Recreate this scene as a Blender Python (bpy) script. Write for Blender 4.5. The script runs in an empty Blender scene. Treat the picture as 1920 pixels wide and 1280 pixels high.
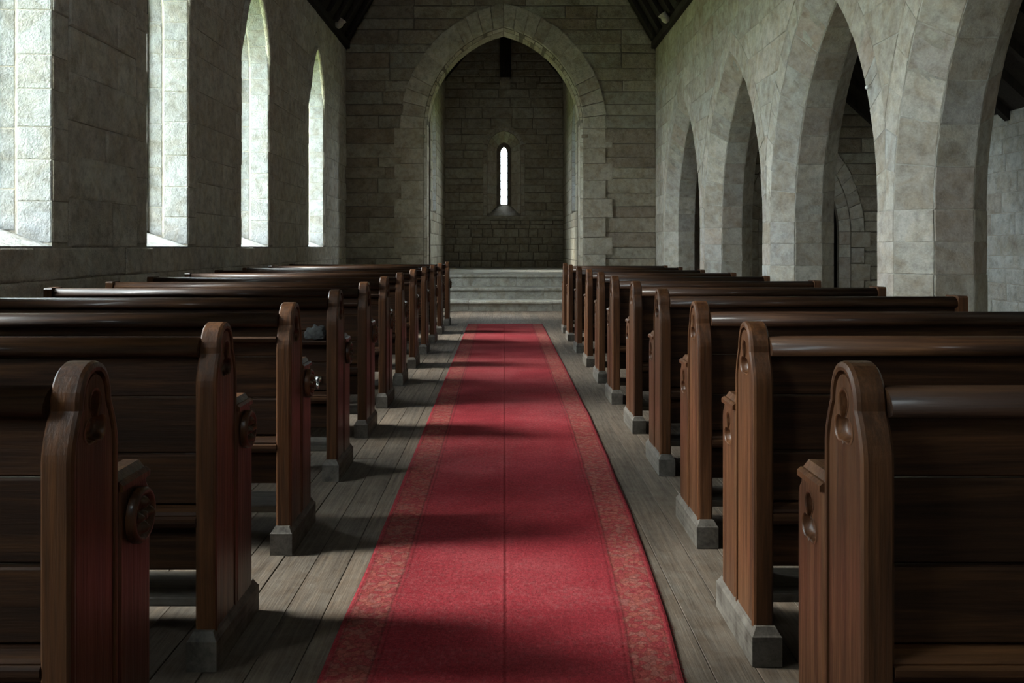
import bpy, bmesh, math, random
from mathutils import Vector, Matrix
random.seed(11)
R_ = math.radians
SC = bpy.context.scene
COL = SC.collection

# ------------------------------------------------------------------ camera
cam_d = bpy.data.cameras.new('camera')
cam = bpy.data.objects.new('camera', cam_d); COL.objects.link(cam)
cam.location = (0, 0, 1.2); cam.rotation_euler = (R_(90), 0, 0)
cam_d.sensor_width = 36; cam_d.lens = 36 * 1650 / 1920
cam_d.shift_x = 15 / 1920; cam_d.shift_y = -177 / 1920
cam_d.clip_start = 0.05; cam_d.clip_end = 300
SC.camera = cam

# ------------------------------------------------------------------ sky, exposure
SC.view_settings.view_transform = 'Standard'
SC.view_settings.look = 'None'
SC.view_settings.gamma = 1
SC.view_settings.use_curve_mapping = False
SC.view_settings.exposure = 2.45
W = bpy.data.worlds.new('overcast_sky'); SC.world = W
W.use_nodes = True
wn = W.node_tree; wn.nodes.clear()
w_out = wn.nodes.new('ShaderNodeOutputWorld')
w_bg = wn.nodes.new('ShaderNodeBackground')
w_tc = wn.nodes.new('ShaderNodeTexCoord')
w_sep = wn.nodes.new('ShaderNodeSeparateXYZ')
w_rmp = wn.nodes.new('ShaderNodeValToRGB')
w_rmp.color_ramp.elements[0].position = 0.0
w_rmp.color_ramp.elements[0].color = (0.64, 0.71, 0.78, 1)
w_rmp.color_ramp.elements[1].position = 1.0
w_rmp.color_ramp.elements[1].color = (0.86, 0.94, 1.0, 1)
wn.links.new(w_tc.outputs['Generated'], w_sep.inputs[0])
wn.links.new(w_sep.outputs['Z'], w_rmp.inputs[0])
wn.links.new(w_rmp.outputs[0], w_bg.inputs[0])
wn.links.new(w_bg.outputs[0], w_out.inputs[0])
w_bg.inputs[1].default_value = 6.8
SC.cycles.max_bounces = 10
SC.cycles.diffuse_bounces = 6
SC.cycles.transparent_max_bounces = 12
SC.cycles.caustics_reflective = False
SC.cycles.caustics_refractive = False
SC.cycles.sample_clamp_indirect = 6

SUN_STRENGTH, SUN_ANGLE, SUN_ELEV, SUN_AZ = 2.5, 18, 36, 0
sd = bpy.data.lights.new('veiled_sun', 'SUN'); sd.energy = SUN_STRENGTH; sd.angle = R_(SUN_ANGLE)
sd.color = (1.0, 0.98, 0.95)
so = bpy.data.objects.new('veiled_sun', sd); COL.objects.link(so)
so.rotation_euler = (R_(SUN_AZ), R_(-(90 - SUN_ELEV)), 0)
so.location = (-20, 5, 20)

# ------------------------------------------------------------------ materials
def new_mat(name):
    m = bpy.data.materials.new(name); m.use_nodes = True
    nt = m.node_tree
    b = nt.nodes['Principled BSDF']
    return m, nt, b
def nd(nt, t, **kw):
    n = nt.nodes.new(t)
    for k, v in kw.items(): setattr(n, k, v)
    return n
def noise(nt, vec, scale, detail=5, rough=0.6, dist=0.0):
    n = nd(nt, 'ShaderNodeTexNoise')
    n.inputs['Scale'].default_value = scale; n.inputs['Detail'].default_value = detail
    n.inputs['Roughness'].default_value = rough; n.inputs['Distortion'].default_value = dist
    nt.links.new(vec, n.inputs['Vector'])
    return n
def ramp(nt, fac, stops):
    r = nd(nt, 'ShaderNodeValToRGB')
    e = r.color_ramp.elements
    while len(e) < len(stops): e.new(0.5)
    for i, (p, c) in enumerate(stops):
        e[i].position = p; e[i].color = (*c, 1) if len(c) == 3 else c
    nt.links.new(fac, r.inputs[0])
    return r
def mix(nt, a, b, fac, mode='MIX'):
    m = nd(nt, 'ShaderNodeMix', data_type='RGBA', blend_type=mode)
    for s, v in ((m.inputs[6], a), (m.inputs[7], b), (m.inputs[0], fac)):
        if hasattr(v, 'links') or hasattr(v, 'is_linked'): nt.links.new(v, s)
        elif isinstance(v, tuple): s.default_value = (*v, 1)
        else: s.default_value = v
    return m.outputs[2]
def bump(nt, b, h, strength, dist=0.02):
    n = nd(nt, 'ShaderNodeBump'); n.inputs['Strength'].default_value = strength
    n.inputs['Distance'].default_value = dist
    nt.links.new(h, n.inputs['Height'])
    nt.links.new(n.outputs[0], b.inputs['Normal'])
    return n
def mapped(nt, scale=(1, 1, 1), rnd=True, rot=(0, 0, 0)):
    tc = nd(nt, 'ShaderNodeTexCoord'); mp = nd(nt, 'ShaderNodeMapping')
    mp.inputs['Scale'].default_value = scale
    mp.inputs['Rotation'].default_value = rot
    nt.links.new(tc.outputs['Object'], mp.inputs['Vector'])
    if rnd:
        oi = nd(nt, 'ShaderNodeObjectInfo')
        mu = nd(nt, 'ShaderNodeMath', operation='MULTIPLY'); mu.inputs[1].default_value = 37.0
        nt.links.new(oi.outputs['Random'], mu.inputs[0])
        cb = nd(nt, 'ShaderNodeCombineXYZ')
        for i in range(3): nt.links.new(mu.outputs[0], cb.inputs[i])
        nt.links.new(cb.outputs[0], mp.inputs['Location'])
        return mp.outputs[0], oi.outputs['Random']
    return mp.outputs[0], None

def stone_mat(name, tones, dark=(0.10, 0.09, 0.075), stain=0.45, bmp=0.55, scale=1.0, rnd=True):
    m, nt, b = new_mat(name)
    vec, rn = mapped(nt, (1, 1, 1), rnd)
    n1 = noise(nt, vec, 1.6 * scale, 6, 0.65, 0.4)
    n2 = noise(nt, vec, 9 * scale, 6, 0.7)
    n3 = noise(nt, vec, 55 * scale, 4, 0.65)
    k = len(tones)
    if rnd:
        base = ramp(nt, rn, [(i / max(1, k - 1), t) for i, t in enumerate(tones)])
    else:
        base = ramp(nt, n1.outputs['Fac'], [(0.3 + 0.4 * i / max(1, k - 1), t) for i, t in enumerate(tones)])
    f1 = ramp(nt, n1.outputs['Fac'], [(0.42, (0, 0, 0)), (0.72, (stain, stain, stain))])
    c = mix(nt, base.outputs[0], dark, f1.outputs[0])
    f2 = ramp(nt, n2.outputs['Fac'], [(0.28, (0.62, 0.61, 0.59)), (0.5, (0.98, 0.98, 0.97)), (0.72, (1.2, 1.19, 1.16))])
    c = mix(nt, c, f2.outputs[0], 1.0, 'MULTIPLY')
    f3 = ramp(nt, n3.outputs['Fac'], [(0.25, (0.8, 0.8, 0.8)), (0.75, (1.12, 1.12, 1.12))])
    c = mix(nt, c, f3.outputs[0], 0.8, 'MULTIPLY')
    n4 = noise(nt, vec, 3.4 * scale, 5, 0.6, 1.5)
    f4 = ramp(nt, n4.outputs['Fac'], [(0.35, (0.86, 0.80, 0.72)), (0.55, (1.0, 1.0, 1.0)), (0.75, (1.05, 1.07, 1.10))])
    c = mix(nt, c, f4.outputs[0], 0.9, 'MULTIPLY')
    nt.links.new(c, b.inputs['Base Color'])
    b.inputs['Roughness'].default_value = 0.92
    b.inputs['Specular IOR Level'].default_value = 0.2
    ad = nd(nt, 'ShaderNodeMath', operation='ADD')
    mu = nd(nt, 'ShaderNodeMath', operation='MULTIPLY'); mu.inputs[1].default_value = 0.45
    nt.links.new(n3.outputs['Fac'], mu.inputs[0])
    nt.links.new(n2.outputs['Fac'], ad.inputs[0]); nt.links.new(mu.outputs[0], ad.inputs[1])
    bump(nt, b, ad.outputs[0], bmp, 0.05)
    return m

M = {}
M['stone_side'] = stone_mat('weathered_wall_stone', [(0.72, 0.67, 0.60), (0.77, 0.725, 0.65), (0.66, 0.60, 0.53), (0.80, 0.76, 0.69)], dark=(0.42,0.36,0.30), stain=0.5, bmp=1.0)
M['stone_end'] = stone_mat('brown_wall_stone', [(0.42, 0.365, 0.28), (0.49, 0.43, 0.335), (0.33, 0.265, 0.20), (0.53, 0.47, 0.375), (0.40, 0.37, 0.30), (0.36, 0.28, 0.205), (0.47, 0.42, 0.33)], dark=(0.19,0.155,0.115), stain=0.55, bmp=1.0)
M['stone_ring'] = stone_mat('dressed_arch_stone', [(0.50, 0.45, 0.365), (0.56, 0.51, 0.42), (0.45, 0.385, 0.30), (0.59, 0.54, 0.45)], dark=(0.24, 0.19, 0.14), stain=0.55, bmp=0.6)
M['stone_pale'] = stone_mat('pale_dressed_stone', [(0.47, 0.43, 0.36), (0.42, 0.40, 0.365), (0.43, 0.36, 0.305), (0.54, 0.50, 0.43), (0.40, 0.355, 0.295), (0.50, 0.465, 0.40)], dark=(0.27, 0.21, 0.155), stain=0.6, bmp=0.3)
M['stone_jamb'] = stone_mat('limewashed_jamb_stone', [(0.345, 0.345, 0.34), (0.375, 0.375, 0.37), (0.315, 0.315, 0.31)], dark=(0.24, 0.21, 0.15), stain=0.3, bmp=0.6)
M['stone_step'] = stone_mat('worn_step_stone', [(0.44, 0.415, 0.365), (0.48, 0.455, 0.40), (0.41, 0.385, 0.34)], stain=0.35, bmp=0.5)
M['stone_chancel'] = stone_mat('chancel_stone', [(0.42, 0.38, 0.30), (0.47, 0.425, 0.34), (0.37, 0.32, 0.25), (0.45, 0.415, 0.34)], dark=(0.2,0.17,0.13), stain=0.45, bmp=0.8)
M['stone_aisle'] = stone_mat('limewashed_rubble', [(0.55, 0.55, 0.51), (0.50, 0.48, 0.43), (0.58, 0.58, 0.54), (0.46, 0.41, 0.35)], dark=(0.3,0.26,0.21), stain=0.5, bmp=0.9)
M['mortar'] = stone_mat('lime_mortar', [(0.40, 0.365, 0.31), (0.47, 0.43, 0.37)], rnd=False, bmp=0.4)
M['mortar_dark'] = stone_mat('dark_lime_mortar', [(0.15, 0.125, 0.095), (0.20, 0.17, 0.135)], rnd=False, bmp=0.4)
M['mortar_pale'] = stone_mat('pale_lime_mortar', [(0.42, 0.39, 0.335), (0.48, 0.45, 0.39)], rnd=False, bmp=0.3)

def wood_mat(name, axis, c0, c1, c2, rough=0.38, coat=0.25, bmp=0.18, dust=0.0, fine=1.0, crough=0.2, spec=0.3):
    m, nt, b = new_mat(name)
    s = [16 * fine, 16 * fine, 16 * fine]; s[axis] = 0.9
    vec, rn = mapped(nt, tuple(s))
    n1 = noise(nt, vec, 1.0, 5, 0.6, 1.2)
    s2 = [90 * fine, 90 * fine, 90 * fine]; s2[axis] = 3.0
    vec2, _ = mapped(nt, tuple(s2))
    n2 = noise(nt, vec2, 1.0, 4, 0.7, 0.3)
    c = ramp(nt, n1.outputs['Fac'], [(0.28, c0), (0.5, c1), (0.74, c2)])
    f2 = ramp(nt, n2.outputs['Fac'], [(0.3, (0.42, 0.42, 0.42)), (0.65, (1.25, 1.25, 1.25))])
    col = mix(nt, c.outputs[0], f2.outputs[0], 0.8, 'MULTIPLY')
    fr = ramp(nt, rn, [(0, (0.78, 0.78, 0.78)), (1, (1.18, 1.15, 1.12))])
    col = mix(nt, col, fr.outputs[0], 1.0, 'MULTIPLY')
    if dust:
        vec3, _ = mapped(nt, (1, 1, 1))
        n3 = noise(nt, vec3, 14, 6, 0.7, 0.5)
        fd = ramp(nt, n3.outputs['Fac'], [(0.35, (0, 0, 0)), (0.65, (dust, dust, dust))])
        col = mix(nt, col, (0.17, 0.15, 0.125), fd.outputs[0])
    nt.links.new(col, b.inputs['Base Color'])
    rr = ramp(nt, n2.outputs['Fac'], [(0.3, (rough + 0.14,) * 3), (0.7, (rough - 0.05,) * 3)])
    nt.links.new(rr.outputs[0], b.inputs['Roughness'])
    b.inputs['Coat Weight'].default_value = coat
    b.inputs['Coat Roughness'].default_value = crough
    b.inputs['Specular IOR Level'].default_value = spec
    bump(nt, b, n2.outputs['Fac'], bmp, 0.01)
    return m
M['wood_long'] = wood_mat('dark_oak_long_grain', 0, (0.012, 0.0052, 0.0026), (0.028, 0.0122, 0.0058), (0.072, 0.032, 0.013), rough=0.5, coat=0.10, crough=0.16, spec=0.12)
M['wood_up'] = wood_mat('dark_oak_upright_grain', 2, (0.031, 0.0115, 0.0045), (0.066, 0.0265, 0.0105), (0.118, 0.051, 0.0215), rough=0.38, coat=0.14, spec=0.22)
M['wood_dusty'] = wood_mat('dusty_oak', 1, (0.028, 0.022, 0.017), (0.045, 0.036, 0.028), (0.068, 0.056, 0.044), rough=0.6, coat=0.0, dust=0.5)
M['wood_board'] = wood_mat('grey_foot_board', 0, (0.06, 0.047, 0.034), (0.09, 0.072, 0.054), (0.12, 0.098, 0.077), rough=0.6, coat=0.0, dust=0.5)
M['wood_floor'] = wood_mat('worn_floor_board', 1, (0.058, 0.040, 0.027), (0.085, 0.060, 0.041), (0.12, 0.088, 0.063), rough=0.52, coat=0.0, bmp=0.3, dust=0.35, fine=0.8)
M['wood_roof'] = wood_mat('dark_roof_timber', 2, (0.012, 0.008, 0.006), (0.022, 0.016, 0.012), (0.035, 0.026, 0.02), rough=0.8, coat=0.0)

m, nt, b = new_mat('lead_and_iron'); b.inputs['Base Color'].default_value = (0.09, 0.08, 0.065, 1)
b.inputs['Roughness'].default_value = 0.6; b.inputs['Metallic'].default_value = 0.3; M['iron'] = m
m, nt, b = new_mat('bright_metal'); b.inputs['Base Color'].default_value = (0.65, 0.65, 0.63, 1)
b.inputs['Roughness'].default_value = 0.25; b.inputs['Metallic'].default_value = 1.0; M['metal'] = m
m, nt, b = new_mat('white_china'); b.inputs['Base Color'].default_value = (0.7, 0.7, 0.66, 1)
b.inputs['Roughness'].default_value = 0.3; M['china'] = m
m, nt, b = new_mat('grey_cloth')
vec, _ = mapped(nt, (1, 1, 1), False); n1 = noise(nt, vec, 60, 4)
r = ramp(nt, n1.outputs['Fac'], [(0.3, (0.015, 0.015, 0.014)), (0.7, (0.05, 0.05, 0.047))])
nt.links.new(r.outputs[0], b.inputs['Base Color']); b.inputs['Roughness'].default_value = 0.95; M['cloth'] = m
m, nt, b = new_mat('meadow_grass')
vec, _ = mapped(nt, (1, 1, 1), False); n1 = noise(nt, vec, 0.8, 6)
r = ramp(nt, n1.outputs['Fac'], [(0.3, (0.11, 0.14, 0.045)), (0.7, (0.20, 0.23, 0.085))])
nt.links.new(r.outputs[0], b.inputs['Base Color']); b.inputs['Roughness'].default_value = 0.95; M['grass'] = m
# clear old glass
m = bpy.data.materials.new('clear_old_glass'); m.use_nodes = True; nt = m.node_tree; nt.nodes.clear()
o_ = nd(nt, 'ShaderNodeOutputMaterial'); mx = nd(nt, 'ShaderNodeMixShader')
tr = nd(nt, 'ShaderNodeBsdfTransparent'); gl = nd(nt, 'ShaderNodeBsdfGlossy')
tr.inputs[0].default_value = (0.93, 0.96, 0.95, 1); gl.inputs['Roughness'].default_value = 0.05
fz = nd(nt, 'ShaderNodeFresnel'); fz.inputs[0].default_value = 1.3
nt.links.new(fz.outputs[0], mx.inputs[0]); nt.links.new(tr.outputs[0], mx.inputs[1])
nt.links.new(gl.outputs[0], mx.inputs[2]); nt.links.new(mx.outputs[0], o_.inputs[0]); M['glass'] = m

# red runner: u across 0..1, v along in metres
m, nt, b = new_mat('worn_red_runner')
uvn = nd(nt, 'ShaderNodeUVMap'); sp = nd(nt, 'ShaderNodeSeparateXYZ'); nt.links.new(uvn.outputs[0], sp.inputs[0])
mp = nd(nt, 'ShaderNodeMapping'); nt.links.new(uvn.outputs[0], mp.inputs[0])
ab = nd(nt, 'ShaderNodeMath', operation='SUBTRACT'); nt.links.new(sp.outputs[0], ab.inputs[0]); ab.inputs[1].default_value = 0.5
ab2 = nd(nt, 'ShaderNodeMath', operation='ABSOLUTE'); nt.links.new(ab.outputs[0], ab2.inputs[0])
wob = noise(nt, mp.outputs[0], 3.0, 3)
wm = nd(nt, 'ShaderNodeMath', operation='MULTIPLY_ADD'); nt.links.new(wob.outputs['Fac'], wm.inputs[0])
wm.inputs[1].default_value = 0.012; nt.links.new(ab2.outputs[0], wm.inputs[2])
X_ = wm.outputs[0]
field_n = noise(nt, mp.outputs[0], 1.7, 6, 0.65)
field = ramp(nt, field_n.outputs['Fac'], [(0.3, (0.125, 0.010, 0.0135)), (0.5, (0.175, 0.0165, 0.021)), (0.72, (0.22, 0.034, 0.038))])
mpb = nd(nt, 'ShaderNodeMapping'); nt.links.new(uvn.outputs[0], mpb.inputs[0]); mpb.inputs['Scale'].default_value = (1.05, 1.0, 1)
vor = nd(nt, 'ShaderNodeTexVoronoi', feature='DISTANCE_TO_EDGE'); vor.inputs['Scale'].default_value = 42
nt.links.new(mpb.outputs[0], vor.inputs[0])
vor2 = nd(nt, 'ShaderNodeTexVoronoi'); vor2.inputs['Scale'].default_value = 42; nt.links.new(mpb.outputs[0], vor2.inputs[0])
sc_ = nd(nt, 'ShaderNodeSeparateColor'); nt.links.new(vor2.outputs['Color'], sc_.inputs[0])
bcol = ramp(nt, sc_.outputs[0], [(0.0, (0.165, 0.024, 0.026)), (0.35, (0.19, 0.04, 0.034)), (0.6, (0.205, 0.066, 0.045)), (0.85, (0.20, 0.085, 0.065)), (1.0, (0.145, 0.062, 0.048))])
vl = ramp(nt, vor.outputs['Distance'], [(0.0, (0.55, 0.45, 0.4)), (0.12, (1, 1, 1))])
bc = mix(nt, bcol.outputs[0], vl.outputs[0], 0.75, 'MULTIPLY')
bm_ = ramp(nt, X_, [(0.365, (0, 0, 0)), (0.372, (0.72, 0.72, 0.72)), (0.484, (0.72, 0.72, 0.72)), (0.492, (0, 0, 0))])
c = mix(nt, field.outputs[0], bc, bm_.outputs[0])
ln = ramp(nt, X_, [(0.350, (1, 1, 1)), (0.354, (0.42, 0.36, 0.34)), (0.359, (1, 1, 1)), (0.366, (1, 1, 1)), (0.370, (0.3, 0.25, 0.24)), (0.376, (1, 1, 1)), (0.481, (1, 1, 1)), (0.484, (0.6, 0.55, 0.55)), (0.488, (1, 1, 1))])
c = mix(nt, c, ln.outputs[0], 0.85, 'MULTIPLY')
wear = noise(nt, mp.outputs[0], 0.9, 7, 0.72, 0.8)
mpw = nd(nt, 'ShaderNodeMapping'); nt.links.new(uvn.outputs[0], mpw.inputs[0]); mpw.inputs['Scale'].default_value = (60, 38, 1)
wear2 = noise(nt, mpw.outputs[0], 1.0, 4, 0.7)
wf = nd(nt, 'ShaderNodeMath', operation='MULTIPLY'); nt.links.new(wear.outputs['Fac'], wf.inputs[0]); nt.links.new(wear2.outputs['Fac'], wf.inputs[1])
wr = ramp(nt, wf.outputs[0], [(0.24, (0, 0, 0)), (0.40, (0.55, 0.55, 0.55))])
c = mix(nt, c, (0.20, 0.062, 0.06), wr.outputs[0])
mpf = nd(nt, 'ShaderNodeMapping'); nt.links.new(uvn.outputs[0], mpf.inputs[0]); mpf.inputs['Scale'].default_value = (230, 160, 1)
pile = noise(nt, mpf.outputs[0], 1.0, 3, 0.6)
pf = ramp(nt, pile.outputs['Fac'], [(0.3, (0.72, 0.72, 0.72)), (0.7, (1.2, 1.2, 1.2))])
c = mix(nt, c, pf.outputs[0], 0.9, 'MULTIPLY')
mpg = nd(nt, 'ShaderNodeMapping'); nt.links.new(uvn.outputs[0], mpg.inputs[0]); mpg.inputs['Scale'].default_value = (75, 60, 1)
tuft = noise(nt, mpg.outputs[0], 1.0, 5, 0.75, 0.6)
tf = ramp(nt, tuft.outputs['Fac'], [(0.3, (0.62, 0.60, 0.60)), (0.5, (1, 1, 1)), (0.72, (1.45, 1.5, 1.5))])
c = mix(nt, c, tf.outputs[0], 0.9, 'MULTIPLY')
nt.links.new(c, b.inputs['Base Color']); b.inputs['Roughness'].default_value = 0.95
b.inputs['Specular IOR Level'].default_value = 0.1
b.inputs['Sheen Weight'].default_value = 0.0
bump(nt, b, tuft.outputs['Fac'], 0.6, 0.008)
M['rug'] = m

# ------------------------------------------------------------------ object helpers
def link(name, me, mat=None, parent=None):
    o = bpy.data.objects.new(name, me); COL.objects.link(o)
    if mat is not None and me is not None and not me.materials: me.materials.append(M[mat])
    if parent is not None: o.parent = parent
    return o
def mesh_of(name, verts, faces, smooth=False):
    me = bpy.data.meshes.new(name); me.from_pydata([tuple(v) for v in verts], [], faces); me.update()
    if smooth:
        for p in me.polygons: p.use_smooth = True
    return me
def bm_mesh(name, bm, smooth=False, recalc=True):
    if recalc: bmesh.ops.recalc_face_normals(bm, faces=bm.faces[:])
    me = bpy.data.meshes.new(name); bm.to_mesh(me); bm.free()
    if smooth:
        for p in me.polygons: p.use_smooth = True
    return me
def empty(name, loc=(0, 0, 0), **props):
    o = bpy.data.objects.new(name, None); COL.objects.link(o); o.location = loc
    o.empty_display_size = 0.2
    for k, v in props.items(): o[k] = v
    return o
def tag(o, label, cat, group=None):
    o['label'] = label; o['category'] = cat
    if group: o['group'] = group
    return o
def structure(o): o['kind'] = 'structure'; return o
def box_bm(bm, x0, x1, y0, y1, z0, z1, bev=0.0):
    r = bmesh.ops.create_cube(bm, size=1.0)
    vs = r['verts']
    for v in vs:
        v.co = Vector(((x0 + x1) / 2 + v.co.x * (x1 - x0), (y0 + y1) / 2 + v.co.y * (y1 - y0), (z0 + z1) / 2 + v.co.z * (z1 - z0)))
    if bev > 0:
        es = list({e for v in vs for e in v.link_edges})
        bmesh.ops.bevel(bm, geom=es, offset=bev, segments=1, affect='EDGES', profile=0.7)
def box(name, x0, x1, y0, y1, z0, z1, mat, parent=None, bev=0.0):
    bm = bmesh.new(); box_bm(bm, x0, x1, y0, y1, z0, z1, bev)
    return link(name, bm_mesh(name, bm), mat, parent)
def prism(name, prof, axis_fn, a0, a1, smooth=False):
    """closed profile swept from a0 to a1; axis_fn(a, p, q) -> point"""
    n = len(prof)
    vs = [axis_fn(a0, p, q) for p, q in prof] + [axis_fn(a1, p, q) for p, q in prof]
    fs = [(i, (i + 1) % n, n + (i + 1) % n, n + i) for i in range(n)] + [tuple(range(n)), tuple(range(2 * n - 1, n - 1, -1))]
    bm = bmesh.new()
    bv = [bm.verts.new(v) for v in vs]
    for f in fs: bm.faces.new([bv[i] for i in f])
    return bm_mesh(name, bm, smooth)

# stones: poly = wall-plane points (u, v); frame(u, v, d) -> world
def face_stone(name, poly, frame, parent, mat, proud=0.012, bev=0.010, gap=0.006, back=-0.012, jit=0.003):
    n = len(poly)
    cu = sum(p[0] for p in poly) / n; cv = sum(p[1] for p in poly) / n
    def inset(p, dd):
        du, dv = p[0] - cu, p[1] - cv; L = math.hypot(du, dv)
        su = max(0.0, 1 - dd * 1.3 / max(abs(du), 1e-4)) if abs(du) > dd * 1.5 else 0.75
        sv = max(0.0, 1 - dd * 1.3 / max(abs(dv), 1e-4)) if abs(dv) > dd * 1.5 else 0.75
        return (cu + du * su, cv + dv * sv)
    pr = proud * random.uniform(0.5, 1.4)
    a = [inset(p, gap) for p in poly]
    c = [inset(p, gap + bev) for p in poly]
    ju = lambda s: random.uniform(-s, s)
    a = [(u + ju(jit), v + ju(jit)) for u, v in a]
    vs = [frame(u, v, back) for u, v in a] + [frame(u, v, pr - bev * 0.6) for u, v in a] + [frame(u, v, pr + ju(jit * 1.5)) for u, v in c]
    fs = []
    for i in range(n):
        j = (i + 1) % n
        fs.append((i, j, n + j, n + i)); fs.append((n + i, n + j, 2 * n + j, 2 * n + i))
    fs.append(tuple(range(2 * n, 3 * n)))
    bm = bmesh.new(); bv = [bm.verts.new(v) for v in vs]
    for f in fs: bm.faces.new([bv[i] for i in f])
    return link(name, bm_mesh(name, bm), mat, parent)

class Arch:
    """pointed-arch opening in a wall plane"""
    def __init__(s, uc, hs, sill, spring, rise):
        s.uc, s.hs, s.sill, s.spring, s.rise = uc, hs, sill, spring, rise
        s.R = (rise * rise + hs * hs) / (2 * hs); s.c = s.R - hs
    def apex(s, d=0.0): return s.spring + math.sqrt((s.R + d) ** 2 - s.c ** 2)
    def top(s, x, d=0.0):
        return s.spring + math.sqrt(max(0.0, (s.R + d) ** 2 - (abs(x) + s.c) ** 2))
    def half(s, v, d=0.0):
        if v <= s.spring: return s.hs + d
        q = (s.R + d) ** 2 - (v - s.spring) ** 2
        if q <= 0: return 0.0
        return max(0.0, math.sqrt(q) - s.c)
    def arc(s, side, f, d=0.0):
        th = math.acos(s.c / (s.R + d)) * f
        return (s.uc + side * ((s.R + d) * math.cos(th) - s.c), s.spring + (s.R + d) * math.sin(th))
NS = 20
def wall_with_openings(name, frame, u0, u1, v0, top, ops, thick, mat, parent=None, ubreaks=()):
    """ops: list of (Arch, loops) with loops = [(depth, dhs, dsill), ...] from the face (depth 0) to the back"""
    bm = bmesh.new()
    V = {}
    def vert(u, v, d):
        k = (round(u, 5), round(v, 5), round(d, 5))
        if k not in V: V[k] = bm.verts.new(frame(u, v, -d))
        return V[k]
    def quad(*p):
        vs = []
        for q in p:
            w = vert(*q)
            if w not in vs: vs.append(w)
        if len(vs) >= 3:
            try: bm.faces.new(vs)
            except ValueError: pass
    S = [-math.cos(math.pi * i / NS) for i in range(NS + 1)]
    for depth, li in ((0.0, 0), (thick, -1)):
        cols = []
        marks = sorted(set([u0, u1] + [u for u in ubreaks]))
        spans = []
        for a, loops in ops:
            d = loops[li]
            spans.append((a.uc - a.hs - d[1], a.uc + a.hs + d[1], a, d))
        edges = sorted(set(marks + [x for sp_ in spans for x in sp_[:2]]))
        for l, r in zip(edges[:-1], edges[1:]):
            if r - l < 1e-6: continue
            mid = (l + r) / 2
            hit = [sp_ for sp_ in spans if sp_[0] < mid < sp_[1]]
            if not hit:
                quad((l, v0, depth), (r, v0, depth), (r, top(r), depth), (l, top(l), depth))
        for l, r, a, d in spans:
            us = [a.uc + (a.hs + d[1]) * s_ for s_ in S]
            for p, q in zip(us[:-1], us[1:]):
                sl = a.sill + d[2]
                if sl > v0 + 1e-4: quad((p, v0, depth), (q, v0, depth), (q, sl, depth), (p, sl, depth))
                quad((p, a.top(p - a.uc, d[1]), depth), (q, a.top(q - a.uc, d[1]), depth), (q, top(q), depth), (p, top(p), depth))
    for a, loops in ops:
        rings = []
        for dep, dh, ds in loops:
            h = a.hs + dh
            ring = [(a.uc - h, max(v0, a.sill + ds), dep)]
            ring += [(a.uc + h * s_, a.top(h * s_, dh), dep) for s_ in S]
            ring += [(a.uc + h, max(v0, a.sill + ds), dep)]
            rings.append(ring)
        for A, B in zip(rings[:-1], rings[1:]):
            for i in range(len(A) - 1): quad(A[i], A[i + 1], B[i + 1], B[i])
            if a.sill > v0 + 1e-4: quad(A[-1], A[0], B[0], B[-1])
    for l, r in zip(sorted(set([u0, u1] + list(ubreaks)))[:-1], sorted(set([u0, u1] + list(ubreaks)))[1:]):
        quad((l, top(l), 0), (r, top(r), 0), (r, top(r), thick), (l, top(l), thick))
    for u in (u0, u1): quad((u, v0, 0), (u, top(u), 0), (u, top(u), thick), (u, v0, thick))
    return link(name, bm_mesh(name, bm), mat, parent)

def course_breaks(v0, v1, hmin, hmax, forced=()):
    out = [v0]; stops = sorted([f for f in forced if v0 < f < v1] + [v1])
    for st in stops:
        while st - out[-1] > hmax:
            h = random.uniform(hmin, hmax)
            if st - out[-1] - h < hmin: h = (st - out[-1]) / 2
            out.append(out[-1] + h)
        if st - out[-1] > 1e-3: out.append(st)
    return out
def lay_courses(name, parent, frame, mat, breaks, lmin, lmax, left, right, ops=(), **kw):
    """ops: (Arch, ring width fn(v)) -> stones stop at the ring"""
    for va, vb in zip(breaks[:-1], breaks[1:]):
        free = [[(left(va), left(vb)), (right(va), right(vb))]]
        for a, ring in ops:
            mid = (va + vb) / 2
            if mid < a.sill or mid > a.apex(ring): continue
            cut_l = (a.uc - a.half(va, ring), a.uc - a.half(vb, ring))
            cut_r = (a.uc + a.half(va, ring), a.uc + a.half(vb, ring))
            nf = []
            for L, Rr in free:
                if max(cut_r) <= min(L) or min(cut_l) >= max(Rr): nf.append([L, Rr]); continue
                if max(cut_l) > min(L) + 0.02: nf.append([L, cut_l])
                if min(cut_r) < max(Rr) - 0.02: nf.append([cut_r, Rr])
            free = nf
        for L, Rr in free:
            lo, hi = max(L), min(Rr)
            bs = [L]
            p = lo
            while hi - p > lmax:
                w = random.uniform(lmin, lmax)
                if hi - p - w < lmin * 0.8: break
                p += w; bs.append((p, p))
            bs.append(Rr)
            for A, B in zip(bs[:-1], bs[1:]):
                if max(B[0] - A[0], B[1] - A[1]) < 0.05: continue
                pts = [(A[0], va), (max(B[0], A[0] + 0.004), va), (max(B[1], A[1] + 0.004), vb), (A[1], vb)]
                face_stone(name, pts, frame, parent, mat, **kw)
def ring_stones(name, parent, frame, mat, a, d0, d1, n, clamp=None, **kw):
    for side in (-1, 1):
        for i in range(n):
            f0, f1 = i / n, (i + 1) / n
            fm = (f0 + f1) / 2
            pts = [a.arc(side, f, d0) for f in (f0, fm, f1)] + [a.arc(side, f, d1) for f in (f1, fm, f0)]
            if clamp: pts = [(min(max(u, clamp[0]), clamp[1]), v) for u, v in pts]
            if side < 0: pts = pts[::-1]
            face_stone(name, pts, frame, parent, mat, **kw)
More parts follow.
